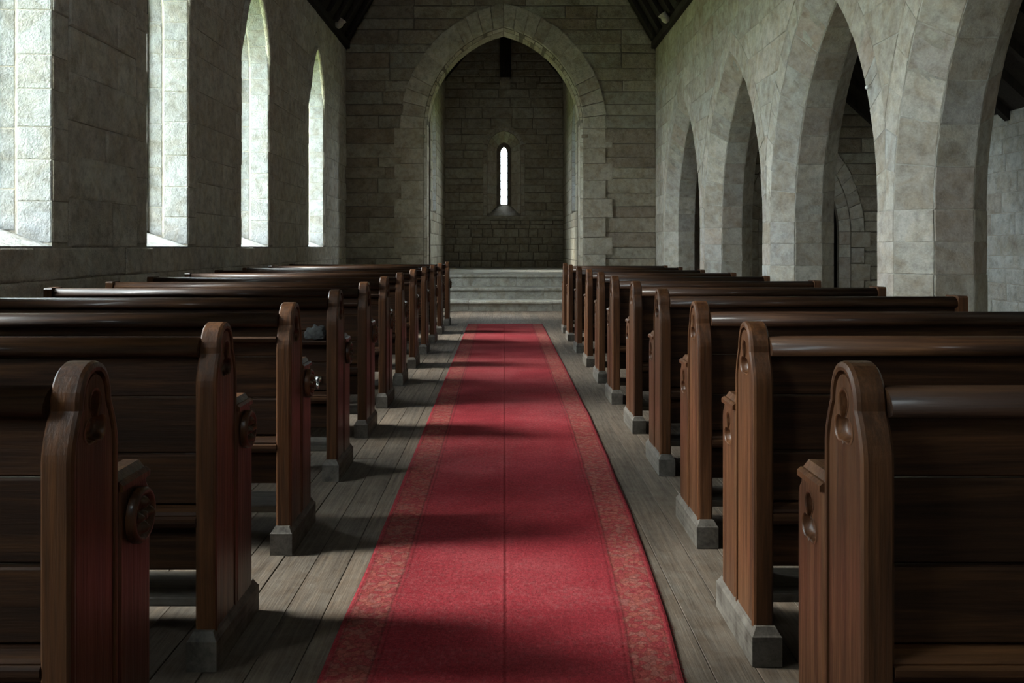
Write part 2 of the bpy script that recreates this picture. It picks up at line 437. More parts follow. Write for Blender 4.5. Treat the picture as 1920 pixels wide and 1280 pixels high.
def sweep_stones(name, parent, frame, mat, a, A, B, jamb, n_arc, proud=0.008, gap=0.004, m=4, sides=(-1, 1), joint=0.0):
    """stones laid along the reveal between loops A and B = (depth, dhs, dsill)"""
    for side in sides:
        segs = [('j', x, y) for x, y in zip(jamb[:-1], jamb[1:])] + [('a', i / n_arc, (i + 1) / n_arc) for i in range(n_arc)]
        for kind, t0, t1 in segs:
            k = 1 if kind == 'j' else m
            def P(t, loop):
                if kind == 'j': u, v = a.uc + side * (a.hs + loop[1]), t
                else: u, v = a.arc(side, t, loop[1])
                return Vector(frame(u, v, -loop[0]))
            L = (P(t1, A) - P(t0, A)).length
            if L < 0.03: continue
            e = gap / L * (t1 - t0)
            ts = [t0 + e + (t1 - t0 - 2 * e) * i / k for i in range(k + 1)]
            wid = (P(t0, A) - P(t0, B)).length
            g = gap / wid
            c0 = Vector(frame(a.uc, (a.sill if kind == 'j' else a.spring) if kind == 'a' else t0, -(A[0] + B[0]) / 2))
            pr = proud * random.uniform(0.6, 1.3)
            vs, fs = [], []
            bv = 0.006
            for lvl in (0, 1, 2):
                for i, t in enumerate(ts):
                    pa, pb = P(t, A), P(t, B)
                    tn = P(min(t + 0.01, t1), A) - P(max(t - 0.01, t0), A)
                    nr = (pb - pa).cross(tn).normalized()
                    if nr.dot(c0 - pa) < 0: nr = -nr
                    gg = g if lvl < 2 else g + bv / wid
                    off = (-0.006, pr - bv * 0.6, pr)[lvl]
                    sh = tn.normalized() * (bv if lvl == 2 else 0) * (1 if i == 0 else -1 if i == k else 0)
                    vs += [pa.lerp(pb, gg) + nr * off + sh, pa.lerp(pb, 1 - gg) + nr * off + sh]
            q = 2 * (k + 1)
            for i in range(k): fs.append((2 * q + 2 * i, 2 * q + 2 * i + 1, 2 * q + 2 * i + 3, 2 * q + 2 * i + 2))
            for l in (0, 1):
                b0, b1 = l * q, (l + 1) * q
                for i in range(k):
                    fs.append((b0 + 2 * i, b0 + 2 * i + 2, b1 + 2 * i + 2, b1 + 2 * i))
                    fs.append((b0 + 2 * i + 1, b0 + 2 * i + 3, b1 + 2 * i + 3, b1 + 2 * i + 1))
                fs.append((b0, b0 + 1, b1 + 1, b1)); fs.append((b0 + 2 * k, b0 + 2 * k + 1, b1 + 2 * k + 1, b1 + 2 * k))
            bm = bmesh.new(); bvs = [bm.verts.new(v) for v in vs]
            for f in fs: bm.faces.new([bvs[x] for x in f])
            link(name, bm_mesh(name, bm), mat, parent)

# ------------------------------------------------------------------ dimensions
XL, XR = -3.34, 3.2          # nave wall faces
YW, YC, YE = -3.2, 18.55, 24.05
ZT = 5.38                     # wall head
HC = 1.62                     # chancel half width
ZC = 0.647                    # chancel floor
XA = 6.4                      # aisle outer wall
PIER_R = 0.38
PIERS = [4.02, 7.38, 10.73, 14.2]
PX = XR + PIER_R

# ground outside
g = box('ground', -45, 45, -45, 60, -0.9, -0.4, 'grass'); structure(g)

# ------------------------------------------------------------------ floor
fl = structure(box('floor', XL - 0.8, XA + 0.8, YW - 0.8, YC, -0.39, -0.025, 'mortar'))
pw = 0.131
x = XL
row = 0
plank_me = {}
while x < XR + 0.05:
    y = YW + random.uniform(-1.5, 0)
    while y < 16.6:
        L = random.choice((4.4, 5.2, 6.0))
        y0, y1 = max(y, YW), min(y + L, 16.6)
        if y1 - y0 > 0.1:
            k = round(y1 - y0, 2)
            if k not in plank_me:
                bm = bmesh.new(); box_bm(bm, 0, pw - 0.0022, 0, k - 0.0025, -0.03, 0, 0.0015)
                plank_me[k] = bm_mesh('plank', bm)
            o = link('plank', plank_me[k], 'wood_floor', fl)
            o.location = (x, y0, random.uniform(-0.0025, 0.0))
        y += L
    x += pw

# ------------------------------------------------------------------ left wall with its windows
fL = lambda u, v, d: (XL + d, u, v)
WIN = [(0.35, 0.54), (3.1, 0.54), (5.96, 0.54), (8.76, 0.535), (11.825, 0.645), (15.64, 0.62)]
SILL, SPR = 1.2, 3.57
win_ops = []
GD = 0.41
W_LOOPS = [(0, 0, 0), (0.25, -0.02, 0.085), (0.262, -0.012, 0.089), (0.40, -0.045, 0.145), (0.46, -0.045, 0.16), (0.85, 0.10, 0.02)]
for uc, hs in WIN:
    win_ops.append((Arch(uc, hs, SILL, SPR, 1.16), W_LOOPS))
wl = structure(wall_with_openings('wall_left', fL, YW, YC, -0.03, lambda u: ZT, win_ops, 0.85, 'mortar'))
br = course_breaks(0, ZT, 0.27, 0.40, (SILL, SPR))
lay_courses('stone', wl, fL, 'stone_side', [b_ for b_ in br if b_ <= 1.3], 0.55, 1.0, lambda v: 1.5, lambda v: YC, [(a, 0.0) for a, _ in win_ops], proud=0.014, bev=0.012, gap=0.003, jit=0.005)
lay_courses('stone', wl, fL, 'stone_side', [b_ for b_ in br if b_ >= 1.19], 0.5, 1.05, lambda v: 3.6, lambda v: YC, [(a, 0.235 if i_ >= 2 else 0.012) for i_, (a, _) in enumerate(win_ops)], proud=0.014, bev=0.012, gap=0.003, jit=0.005)
# dressed sill stones under each opening, window frames, panes, jamb stones
def frame_bars(bm, frame, a, loop, w, dep):
    """pointed frame, section w x dep, on loop"""
    pts_o, pts_i = [], []
    seq = [(-1, None)] + [(-1, i / 10) for i in range(11)] + [(1, i / 10) for i in range(9, -1, -1)] + [(1, None)]
    for side, f in seq:
        for d, acc in ((loop[1], pts_o), (loop[1] - w, pts_i)):
            if f is None: acc.append((a.uc + side * (a.hs + d), a.sill + loop[2] + (w if d != loop[1] else 0)))
            else:
                acc.append(a.arc(side, f, d))
    n = len(pts_o)
    rows = []
    for pts, dd in ((pts_o, loop[0]), (pts_i, loop[0]), (pts_i, loop[0] + dep), (pts_o, loop[0] + dep)):
        rows.append([bm.verts.new(frame(u, v, -dd)) for u, v in pts])
    for i in range(n):
        j = (i + 1) % n
        for r in range(4):
            s = (r + 1) % 4
            bm.faces.new((rows[r][i], rows[r][j], rows[s][j], rows[s][i]))
def pane(name, frame, a, d, depth, v0, v1, parent, u0=-9, u1=9):
    """glass pane between heights v0 and v1, clipped to the arch"""
    k = 6 if v1 > a.spring else 1
    vs = []
    for i in range(k + 1):
        v = v0 + (v1 - v0) * i / k
        h = a.half(v, d)
        vs.append((max(-h, u0), min(h, u1), v))
    V, F = [], []
    for dd in (depth, depth + 0.004):
        for l, r, v in vs: V += [frame(a.uc + l, v, -dd), frame(a.uc + r, v, -dd)]
    q = 2 * (k + 1)
    for i in range(k):
        for o in (0, q): F.append((o + 2 * i, o + 2 * i + 1, o + 2 * i + 3, o + 2 * i + 2))
    F += [(0, 1, q + 1, q), (2 * k, 2 * k + 1, q + 2 * k + 1, q + 2 * k)]
    for i in range(k):
        F.append((2 * i, 2 * i + 2, q + 2 * i + 2, q + 2 * i)); F.append((2 * i + 1, 2 * i + 3, q + 2 * i + 3, q + 2 * i + 1))
    return link(name, mesh_of(name, V, F), 'glass', parent)
def lancet(idx, frame, a, loop, parent_name, bars, arch_mould=True):
    w = structure(empty(parent_name))
    bm = bmesh.new(); frame_bars(bm, frame, a, loop, 0.03, 0.05); link('window_frame', bm_mesh('window_frame', bm), 'iron', w)
    vs = [a.sill + loop[2] + 0.03] + list(bars) + [a.apex(loop[1] - 0.03) - 0.002]
    for i, v in enumerate(bars):
        h = a.half(v, loop[1] - 0.03)
        p0 = frame(a.uc - h, v - 0.009, -loop[0] - 0.012); p1 = frame(a.uc + h, v + 0.009, -loop[0] - 0.034)
        box('saddle_bar', min(p0[0], p1[0]), max(p0[0], p1[0]), min(p0[1], p1[1]), max(p0[1], p1[1]), v - 0.009, v + 0.009, 'iron', w)
    for va, vb in zip(vs[:-1], vs[1:]):
        pane('pane', frame, a, loop[1] - 0.03, loop[0] + 0.02, va + 0.004, vb - 0.004, w)
    return w
wi = 0
for k, (a, loops) in enumerate(win_ops):
    lp = loops[3]
    w = lancet(k, fL, a, lp, 'window_%d' % (k + 1), [1.9 + 0.55 * i for i in range(6)])
    if k >= 2:
        jb = course_breaks(SILL + 0.03, SPR, 0.24, 0.36)
        sweep_stones('jamb_stone', w, fL, 'stone_jamb', a, (0.0, 0.0, 0), (0.248, -0.02, 0.085), jb, 6, proud=0.006, gap=0.003)
        sweep_stones('jamb_stone', w, fL, 'stone_jamb', a, (0.264, -0.012, 0.089), (0.398, -0.045, 0.145), course_breaks(SILL + 0.12, SPR, 0.3, 0.5), 5, proud=0.004, gap=0.003)
        for side in (-1, 1):
            for va, vb in zip(jb[:-1], jb[1:]):
                u_ = sorted((a.uc + side * (a.hs + 0.006), a.uc + side * (a.hs + 0.235)))
                face_stone('quoin', [(u_[0], max(va, SILL)), (u_[1], max(va, SILL)), (u_[1], vb), (u_[0], vb)], fL, w, 'stone_side', proud=0.010, bev=0.006, gap=0.002)
        ring_stones('voussoir', w, fL, 'stone_side', a, 0.006, 0.238, 6, proud=0.010, bev=0.006, gap=0.002)
        # roll moulding round the arch head, drawn out to a spike at each spring
        bm = bmesh.new()
        prev = None
        N = 36
        for i in range(N + 1):
            f = 1 - abs(i / (N / 2) - 1); side = -1 if i <= N / 2 else 1
            rr = 0.052 * min(1.0, 0.06 + f * 3.2)
            u0_, v0_ = a.arc(side, f, 0.036)
            u1_, v1_ = a.arc(side, f, 0.10)
            du, dv = u1_ - u0_, v1_ - v0_; L = math.hypot(du, dv); du /= L; dv /= L
            ringv = []
            for q in range(8):
                th = 2 * math.pi * q / 8
                ringv.append(bm.verts.new(fL(u0_ + du * rr * math.cos(th), v0_ + dv * rr * math.cos(th), 0.006 + rr * math.sin(th))))
            if prev:
                for q in range(8): bm.faces.new((prev[q], prev[(q + 1) % 8], ringv[(q + 1) % 8], ringv[q]))
            prev = ringv
        link('arch_moulding', bm_mesh('arch_moulding', bm, True), 'stone_side', w)
        # pale sloping sill slabs
        for s in range(2):
            ua = a.uc + a.hs * (s - 1) + 0.004; ub = a.uc + a.hs * s - 0.004
            V = []
            for dd, ds, sh in ((-0.004, 0, 0), (0.40, 0.145, 0.045)):
                for u in (ua, ub):
                    uu = min(max(u, a.uc - a.hs + sh), a.uc + a.hs - sh)
                    V += [fL(uu, SILL + ds + 0.006, -dd), fL(uu, SILL + ds - 0.03, -dd)]
            link('sill_slab', mesh_of('sill_slab', V, [(0, 2, 6, 4), (0, 1, 3, 2), (4, 6, 7, 5), (0, 4, 5, 1), (2, 3, 7, 6), (1, 5, 7, 3)]), 'stone_jamb', w)
    # daylight portal for sampling the sky
    pd = bpy.data.lights.new('sky_portal', 'AREA'); pd.shape = 'RECTANGLE'; pd.size = 2 * a.hs; pd.size_y = 4.2
    pd.cycles.is_portal = True
    po = bpy.data.objects.new('sky_portal', pd); COL.objects.link(po)
    po.location = (XL - 0.9, a.uc, 3.2); po.rotation_euler = (R_(90), 0, R_(-90))

# ------------------------------------------------------------------ arcade wall on the right, piers below it
fR = lambda u, v, d: (XR - d, u, v)
A_SPR, A_RISE = 1.5, 2.22
arc_ops = []
T8 = PIER_R * math.tan(math.pi / 8)
prev = PIERS[0] - 3.36
ends = [prev] + PIERS + [17.65]
CH = PIER_R - T8
A_LOOPS = [(0, CH, 0), (CH, 0, 0), (2 * PIER_R - CH, 0, 0), (2 * PIER_R, CH, 0)]
for p, q in zip(ends[:-1], ends[1:]):
    hs = (q - p) / 2 - PIER_R
    arc_ops.append((Arch((p + q) / 2, hs, 0.0, A_SPR, A_RISE), A_LOOPS))
wr_ = structure(wall_with_openings('wall_right', fR, YW, YC, A_SPR, lambda u: ZT, arc_ops, 2 * PIER_R, 'mortar_pale'))
rb = course_breaks(A_SPR, ZT, 0.28, 0.40)
mids = ends
for (a, lp), p, q in zip(arc_ops[1:], ends[1:-1], ends[2:]):
    last = q > 17
    ring_stones('voussoir', wr_, fR, 'stone_pale', a, CH, CH + 0.27, 10, clamp=(p, q), proud=0.006, bev=0.006, gap=0.0025)
class _B:  # ring clamp helper for wall courses
    pass
lay_courses('stone', wr_, fR, 'stone_pale', rb, 0.4, 0.95, lambda v: 4.02, lambda v: YC, [(a, CH + 0.27) for a, _ in arc_ops[1:]], proud=0.007, bev=0.006, gap=0.003)
for a, lp in arc_ops[1:]:
    for A, B in ((lp[0], lp[1]), (lp[1], lp[2]), (lp[2], lp[3])):
        sweep_stones('arch_stone', wr_, fR, 'stone_pale', a, A, B, [A_SPR], 8, proud=0.005, gap=0.003)
# octagonal piers
def octa(cx, cy, r):
    k = r / math.cos(math.pi / 8)
    return [(cx + k * math.cos(math.pi / 8 + i * math.pi / 4), cy + k * math.sin(math.pi / 8 + i * math.pi / 4)) for i in range(8)]
PL = ['', 'broad pale octagonal stone pier nearest the viewer, beside the pews',
      'pale octagonal stone pier second along the arcade, before the dark aisle arch', 'slender looking pale stone pier third along the arcade, closest to the steps']
def pier(cy, label, half=False):
    oc = octa(PX, cy, PIER_R)
    o = link('stone_pillar', prism('stone_pillar', oc, lambda a, p, q: (p, q, a), 0.0, A_SPR), 'mortar_pale')
    tag(o, label, 'pier', 'octagonal arcade piers'); o['kind'] = 'thing'
    hs_ = [0, 0.36, 0.66, 0.98, 1.24, A_SPR]
    for i in range(8):
        p, q = Vector((*oc[i], 0)), Vector((*oc[(i + 1) % 8], 0))
        nrm = Vector(((p + q).x / 2 - PX, (p + q).y / 2 - cy, 0)).normalized()
        L = (q - p).length
        fr = lambda u, v, d, p=p, q=q, nrm=nrm, L=L: tuple(p + (q - p) * (u / L) + nrm * d + Vector((0, 0, v)))
        for va, vb in zip(hs_[:-1], hs_[1:]):
            face_stone('stone', [(0.0, va), (L, va), (L, vb), (0.0, vb)], fr, o, 'stone_pale', proud=0.006, bev=0.005, gap=0.002)
    return o
for cy, lb in zip(PIERS[1:], PL[1:]): pier(cy, lb)
# plain core of the pier and the half piers that close the row
def half_pier(y0, y1, name):
    o = link(name, prism(name, [(XR, y0 + (CH if y0 > 10 else 0)), (XR + CH, y0), (XR + 2 * PIER_R - CH, y0), (XR + 2 * PIER_R, y0 + (CH if y0 > 10 else 0)), (XR + 2 * PIER_R, y1), (XR, y1)], lambda a, p, q: (p, q, a), 0, A_SPR), 'stone_pale', wr_)
    return o
half_pier(17.65 - PIER_R, YC, 'respond')
half_pier(YW, ends[0] + PIER_R, 'respond')
oc = octa(PX, PIERS[0], PIER_R)
link('pier_core', prism('pier_core', oc, lambda a, p, q: (p, q, a), 0.0, A_SPR), 'stone_pale', wr_)

# ------------------------------------------------------------------ chancel-arch wall
fC = lambda u, v, d: (u, YC - d, v)
SL = math.tan(R_(60))
cen = (XL + XR) / 2
ztop = ZT + (XR - XL) / 2 * SL
chA = Arch(-0.012, HC, 0.0, 3.70, 2.06)
C_LOOPS = [(0, 0.06, 0), (0.06, 0.0, 0), (0.52, 0.0, 0), (0.80, 0.06, 0)]
wc = structure(wall_with_openings('wall_front', fC, XL - 0.8, XR + 0.8, -0.03, lambda u: min(ZT + 0.0, ZT) + max(0.0, (XR - XL) / 2 - abs(u - cen)) * SL, [(chA, C_LOOPS)], 0.80, 'mortar_dark', ubreaks=(XL, cen, XR)))
cb = course_breaks(0, 7.6, 0.17, 0.33, (3.70,))
RING = 0.56
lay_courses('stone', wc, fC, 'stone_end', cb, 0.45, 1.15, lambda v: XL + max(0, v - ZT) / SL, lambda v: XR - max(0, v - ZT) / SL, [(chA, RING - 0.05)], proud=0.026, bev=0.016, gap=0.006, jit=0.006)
ring_stones('voussoir', wc, fC, 'stone_ring', chA, 0.062, RING, 13, proud=0.05, bev=0.012, gap=0.003)
sweep_stones('arch_stone', wc, fC, 'stone_ring', chA, (0.065, 0.0, 0), (0.515, 0.0, 0), course_breaks(ZC, 3.70, 0.3, 0.45), 10, proud=0.006, gap=0.003)
sweep_stones('arch_stone', wc, fC, 'stone_ring', chA, (0.0, 0.06, 0), (0.06, 0.0, 0), course_breaks(ZC, 3.70, 0.3, 0.45), 12, proud=0.004, gap=0.003)
# jamb quoins, alternately long and short, with a small impost below the arch
qb = course_breaks(ZC, 3.70, 0.30, 0.42)
for side in (-1, 1):
    for i, (va, vb) in enumerate(zip(qb[:-1], qb[1:])):
        w_ = (0.535, 0.68)[i % 2]
        u_ = sorted((chA.uc + side * (HC + 0.062), chA.uc + side * (HC + w_)))
        face_stone('quoin', [(u_[0], va), (u_[1], va), (u_[1], vb), (u_[0], vb)], fC, wc, 'stone_ring', proud=0.05, bev=0.010, gap=0.003)
    u_ = sorted((chA.uc + side * (HC + 0.02), chA.uc + side * (HC + 0.16)))
    box('impost', u_[0], u_[1], YC - 0.05, YC + 0.1, 3.5, 3.57, 'stone_end', wc, 0.012)

# ------------------------------------------------------------------ chancel
fE = lambda u, v, d: (u, YE - d, v)
eA = Arch(0.0, 0.46, 2.05, 3.85, 0.52)
eL = [(0, 0, 0), (0.45, -0.26, 0.30), (0.50, -0.345, 0.31), (0.55, -0.345, 0.31), (0.9, -0.2, 0.1)]
ZCT = 5.75
rid = ZCT + HC * 1.25
we = structure(wall_with_openings('wall_east', fE, -HC - 0.8, HC + 0.8, 0.0, lambda u: ZCT + max(0.0, HC - abs(u)) * 1.25, [(eA, eL)], 0.9, 'mortar_dark', ubreaks=(-HC, 0, HC)))
lay_courses('stone', we, fE, 'stone_chancel', course_breaks(ZC, 1.93, 0.17, 0.23), 0.22, 0.45, lambda v: -HC, lambda v: HC, proud=0.03, bev=0.022, gap=0.008, jit=0.007)
lay_courses('stone', we, fE, 'stone_chancel', course_breaks(2.05, 7.2, 0.15, 0.30, (3.85,)), 0.40, 0.95, lambda v: -HC + max(0, v - ZCT) / 1.25, lambda v: HC - max(0, v - ZCT) / 1.25, [(eA, 0.10)], proud=0.026, bev=0.018, gap=0.006, jit=0.007)
ring_stones('voussoir', we, fE, 'stone_pale', eA, 0.003, 0.16, 6, proud=0.008, bev=0.006, gap=0.003)
eb = course_breaks(2.06, 3.85, 0.22, 0.34)
for side in (-1, 1):
    for va, vb in zip(eb[:-1], eb[1:]):
        u_ = sorted((side * 0.463, side * 0.57))
        face_stone('quoin', [(u_[0], va), (u_[1], va), (u_[1], vb), (u_[0], vb)], fE, we, 'stone_pale', proud=0.02, bev=0.008, gap=0.003)
sweep_stones('jamb_stone', we, fE, 'stone_pale', eA, (0.004, 0, 0), (0.44, -0.255, 0.3), course_breaks(2.12, 3.85, 0.22, 0.34), 4, proud=0.006, gap=0.003)
we_w = lancet(9, fE, eA, eL[2], 'window_7', [2.6 + 0.22 * i for i in range(7)])
# string course below the lancet
o = link('trim_1', prism('trim_1', [(YE - 0.085, 2.05), (YE + 0.02, 2.05), (YE + 0.02, 1.93), (YE - 0.03, 1.93), (YE - 0.07, 1.98), (YE - 0.085, 2.0)], lambda a, p, q: (a, p, q), -HC, HC), 'stone_chancel'); structure(o)
# side walls with a splayed lancet each
cs_ops = []
for s, nm in ((-1, 'wall_chancel_left'), (1, 'wall_chancel_right')):
    fS = (lambda s: (lambda u, v, d: (s * (HC - d), u, v)))(s)
    cA = Arch(20.45, 0.58, 2.0, 3.75, 0.75)
    cl = [(0, 0, 0), (0.40, -0.22, 0.22), (0.46, -0.22, 0.23), (0.8, -0.1, 0.1)]
    ww = structure(wall_with_openings(nm, fS, YC + 0.78, YE, 0.0, lambda u: ZCT, [(cA, cl)], 0.8, 'mortar_dark'))
    lay_courses('stone', ww, fS, 'stone_chancel', course_breaks(ZC, ZCT, 0.18, 0.32, (2.0, 3.75)), 0.5, 1.0, lambda v: YC + 0.8, lambda v: YE, [(cA, 0.02)], proud=0.012, bev=0.012, gap=0.005)
    cw = lancet(0, fS, cA, cl[1], 'window_%d' % (8 if s < 0 else 9), [2.5 + 0.4 * i for i in range(4)])
    sweep_stones('jamb_stone', cw, fS, 'stone_jamb', cA, (0.004, 0, 0), (0.39, -0.215, 0.2), course_breaks(2.06, 3.75, 0.24, 0.36), 5, proud=0.006, gap=0.003)
    pd = bpy.data.lights.new('sky_portal', 'AREA'); pd.shape = 'RECTANGLE'; pd.size = 1.0; pd.size_y = 2.9; pd.cycles.is_portal = True
    po = bpy.data.objects.new('sky_portal', pd); COL.objects.link(po)
    po.location = (s * (HC + 0.85), 20.45, 3.25); po.rotation_euler = (R_(90), 0, R_(-90 if s < 0 else 90))
pd = bpy.data.lights.new('sky_portal', 'AREA'); pd.shape = 'RECTANGLE'; pd.size = 0.6; pd.size_y = 2.4; pd.cycles.is_portal = True
po = bpy.data.objects.new('sky_portal', pd); COL.objects.link(po)
po.location = (0, YE + 0.95, 3.3); po.rotation_euler = (R_(-90), 0, 0)
# chancel floor flags
cf = structure(box('floor_chancel', -HC - 0.3, HC + 0.3, YC - 0.05, YE + 0.1, 0.2, ZC - 0.02, 'mortar'))
for i in range(9):
    ya = YC + 0.0 + i * 0.61
    xx = -HC
    while xx < HC - 0.05:
        w_ = min(random.uniform(0.55, 0.95), HC - xx)
        if HC - xx - w_ < 0.3: w_ = HC - xx
        box('flagstone', xx + 0.004, xx + w_ - 0.004, ya + 0.004, min(ya + 0.606, YE), ZC - 0.05, ZC + random.uniform(-0.003, 0.001), 'stone_step', cf, 0.004)
        xx += w_
# chancel roof, wall post on its corbel
cr = structure(empty('ceiling_chancel'))
for s in (-1, 1):
    prof = [(s * (HC + 0.9), ZCT), (s * HC, ZCT), (0, rid), (0, rid + 0.12), (s * (HC + 0.05), ZCT + 0.14), (s * (HC + 0.9), ZCT + 0.14)]
    link('roof_board', prism('roof_board', prof, lambda a, p, q: (p, a, q), YC + 0.7, YE + 0.9), 'wood_roof', cr)
    for i in range(8):
        y = YC + 1.0 + i * 0.62
        prof = [(s * (HC - 0.02), ZCT), (s * (HC + 0.0), ZCT + 0.03), (0, rid), (0, rid - 0.17)]
        link('rafter', prism('rafter', prof, lambda a, p, q: (p, a, q), y, y + 0.1), 'wood_roof', cr)
post = box('wall_post', -0.10, 0.19, YE - 0.32, YE - 0.014, 5.78, rid - 0.25, 'wood_roof', None, 0.012)
tag(post, 'dark timber wall post on a stone corbel high above the narrow lancet', 'post')
o = link('stone_corbel', prism('stone_corbel', [(YE, 5.50), (YE, 5.778), (YE - 0.30, 5.778), (YE - 0.30, 5.70), (YE - 0.24, 5.60), (YE - 0.12, 5.52)], lambda a, p, q: (a, p, q), -0.11, 0.17), 'stone_chancel')
tag(o, 'small stone corbel carrying the dark post above the narrow lancet', 'corbel')

# ------------------------------------------------------------------ steps
st = tag(empty('chancel_steps', (0, 16.49, 0)), 'three broad worn stone steps rising to the chancel beyond the red runner', 'steps')
SY = [16.49, 17.10, 17.75, 18.60]; SZ = [0.194, 0.411, ZC]
for k in range(3):
    xx = XL + 0.03
    while xx < XR - 0.05:
        w_ = random.uniform(0.95, 1.7)
        if XR - 0.03 - xx - w_ < 0.5: w_ = XR - 0.03 - xx
        y0 = SY[k]; z1 = SZ[k]; z0 = SZ[k - 1] if k else 0.0
        yb = (SY[k + 1] + 0.06) if k < 2 else YC - 0.09
        n0 = y0 - 16.49
        prof = [(n0 + 0.035, z0 - 0.0), (n0 + 0.035, z1 - 0.075), (n0 + 0.008, z1 - 0.06), (n0, z1 - 0.045), (n0 + 0.002, z1 - 0.016), (n0 + 0.014, z1), (yb - 16.49, z1 + 0.001), (yb - 16.49, z0)]
        dz = random.uniform(-0.004, 0.002)
        me = prism('step_stone', [(p, q + (dz if q > z0 + 0.01 else 0)) for p, q in prof], lambda a, p, q: (a, p, q), xx + 0.003, xx + w_ - 0.003)
        link('step_stone', me, 'stone_step', st)
        xx += w_

# ------------------------------------------------------------------ nave roof
rf = structure(empty('ceiling'))
for s, xw in ((-1, XL), (1, XR)):
    prof = [(xw + s * 0.95, ZT), (xw, ZT), (cen, ztop), (cen, ztop + 0.2), (xw + s * 0.08, ZT + 0.2), (xw + s * 0.95, ZT + 0.2)]
    link('roof_board', prism('roof_board', prof, lambda a, p, q: (p, a, q), YW - 0.9, YC + 0.85), 'wood_roof', rf)
    # wall plate
    box('wall_plate', min(xw, xw - s * 0.10), max(xw, xw - s * 0.10), 4.0, YC - 0.01, ZT - 0.01, ZT + 0.13, 'wood_roof', rf, 0.01)
    for i in range(24):
        y = YC - 0.62 - i * 0.62
        if y < 4: break
        dx = -s * 0.17
        prof = [(xw - s * 0.02, ZT + 0.12), (xw - s * 0.17, ZT + 0.12), (cen + dx * 0, ztop - 0.30), (cen, ztop)]
        link('rafter', prism('rafter', prof, lambda a, p, q: (p, a, q), y, y + 0.12), 'wood_roof', rf)
    # purlins
    for t in (0.35, 0.68):
        px_, pz = xw + (cen - xw) * t, ZT + (ztop - ZT) * t
        box('purlin', px_ - 0.10, px_ + 0.10, 4.0, YC - 0.01, pz - 0.42, pz - 0.22, 'wood_roof', rf, 0.01)
# carved stone stops at the feet of the truss
def corbel(x_, y_, s, parent):
    bm = bmesh.new()
    prof = [(0.0, 0.0), (0.045, 0.01), (0.075, 0.05), (0.085, 0.10), (0.07, 0.14), (0.085, 0.17), (0.095, 0.20), (0.0, 0.20)]
    n = 12
    rows = []
    for r, z in prof:
        rows.append([bm.verts.new((r * math.cos(2 * math.pi * q / n), r * math.sin(2 * math.pi * q / n), z)) for q in range(n)] if r > 0 else [bm.verts.new((0, 0, z))])
    for A, B in zip(rows[:-1], rows[1:]):
        for q in range(n):
            if len(A) == 1: bm.faces.new((A[0], B[(q + 1) % n], B[q]))
            elif len(B) == 1: bm.faces.new((A[q], A[(q + 1) % n], B[0]))
            else: bm.faces.new((A[q], A[(q + 1) % n], B[(q + 1) % n], B[q]))
    o = link('carved_corbel', bm_mesh('carved_corbel', bm, True), 'stone_pale')
    o.location = (x_, y_, ZT + 0.03); o.rotation_euler = (0, s * R_(35), 0)
    o.parent = parent
corbel(XR - 0.12, 16.5, -1, wr_)
corbel(XL + 0.12, 16.9, 1, wl)

# ------------------------------------------------------------------ aisle beyond the arcade
fO = lambda u, v, d: (XA - d, u, v)
wo = structure(wall_with_openings('wall_aisle', fO, YW, 15.3, -0.03, lambda u: 2.92, [], 0.7, 'mortar_pale'))
lay_courses('stone', wo, fO, 'stone_aisle', course_breaks(0.0, 2.92, 0.16, 0.28), 0.22, 0.6, lambda v: 8.6, lambda v: 14.5, [], proud=0.012, bev=0.014, gap=0.004)
fA = lambda u, v, d: (u, 14.5 - d, v)
aE = Arch(4.95, 0.62, 0.0, 1.45, 1.35)
X2 = XR + 2 * PIER_R
atop = lambda u: 2.92 + (XA - u) * 0.92
wa = structure(wall_with_openings('wall_aisle_end', fA, X2, XA, -0.03, atop, [(aE, [(0, 0.14, 0), (0.14, 0, 0), (0.22, 0, 0)])], 0.22, 'mortar_dark'))
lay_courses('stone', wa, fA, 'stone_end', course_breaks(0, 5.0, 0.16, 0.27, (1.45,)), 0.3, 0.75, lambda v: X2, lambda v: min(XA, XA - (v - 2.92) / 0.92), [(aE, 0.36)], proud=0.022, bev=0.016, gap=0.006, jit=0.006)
ring_stones('voussoir', wa, fA, 'stone_pale', aE, 0.145, 0.36, 9, proud=0.03, bev=0.008, gap=0.003)
sweep_stones('arch_stone', wa, fA, 'stone_pale', aE, (0.0, 0.14, 0), (0.14, 0.0, 0), course_breaks(0, 1.45, 0.26, 0.36), 8, proud=0.006, gap=0.003)
for side in (-1, 1):
    for i, (va, vb) in enumerate(zip(course_breaks(0, 1.45, 0.26, 0.36)[:-1], course_breaks(0, 1.45, 0.26, 0.36)[1:])):
        u_ = sorted((aE.uc + side * 0.765, aE.uc + side * (0.98 if i % 2 else 1.08)))
        face_stone('quoin', [(u_[0], va), (u_[1], va), (u_[1], vb), (u_[0], vb)], fA, wa, 'stone_pale', proud=0.028, bev=0.008, gap=0.003)
# vestry behind the aisle arch: plain dark boarded room
vs_ = structure(empty('wall_vestry'))
box('boarding', X2, XA, 17.6, 17.8, -0.03, 5.2, 'wood_roof', vs_); box('boarding', XA, XA + 0.2, 14.7, 17.8, -0.03, 3.2, 'wood_roof', vs_)
box('boarding', X2 - 0.0, X2 + 0.1, 14.7, 17.6, -0.03, 5.2, 'wood_roof', vs_)
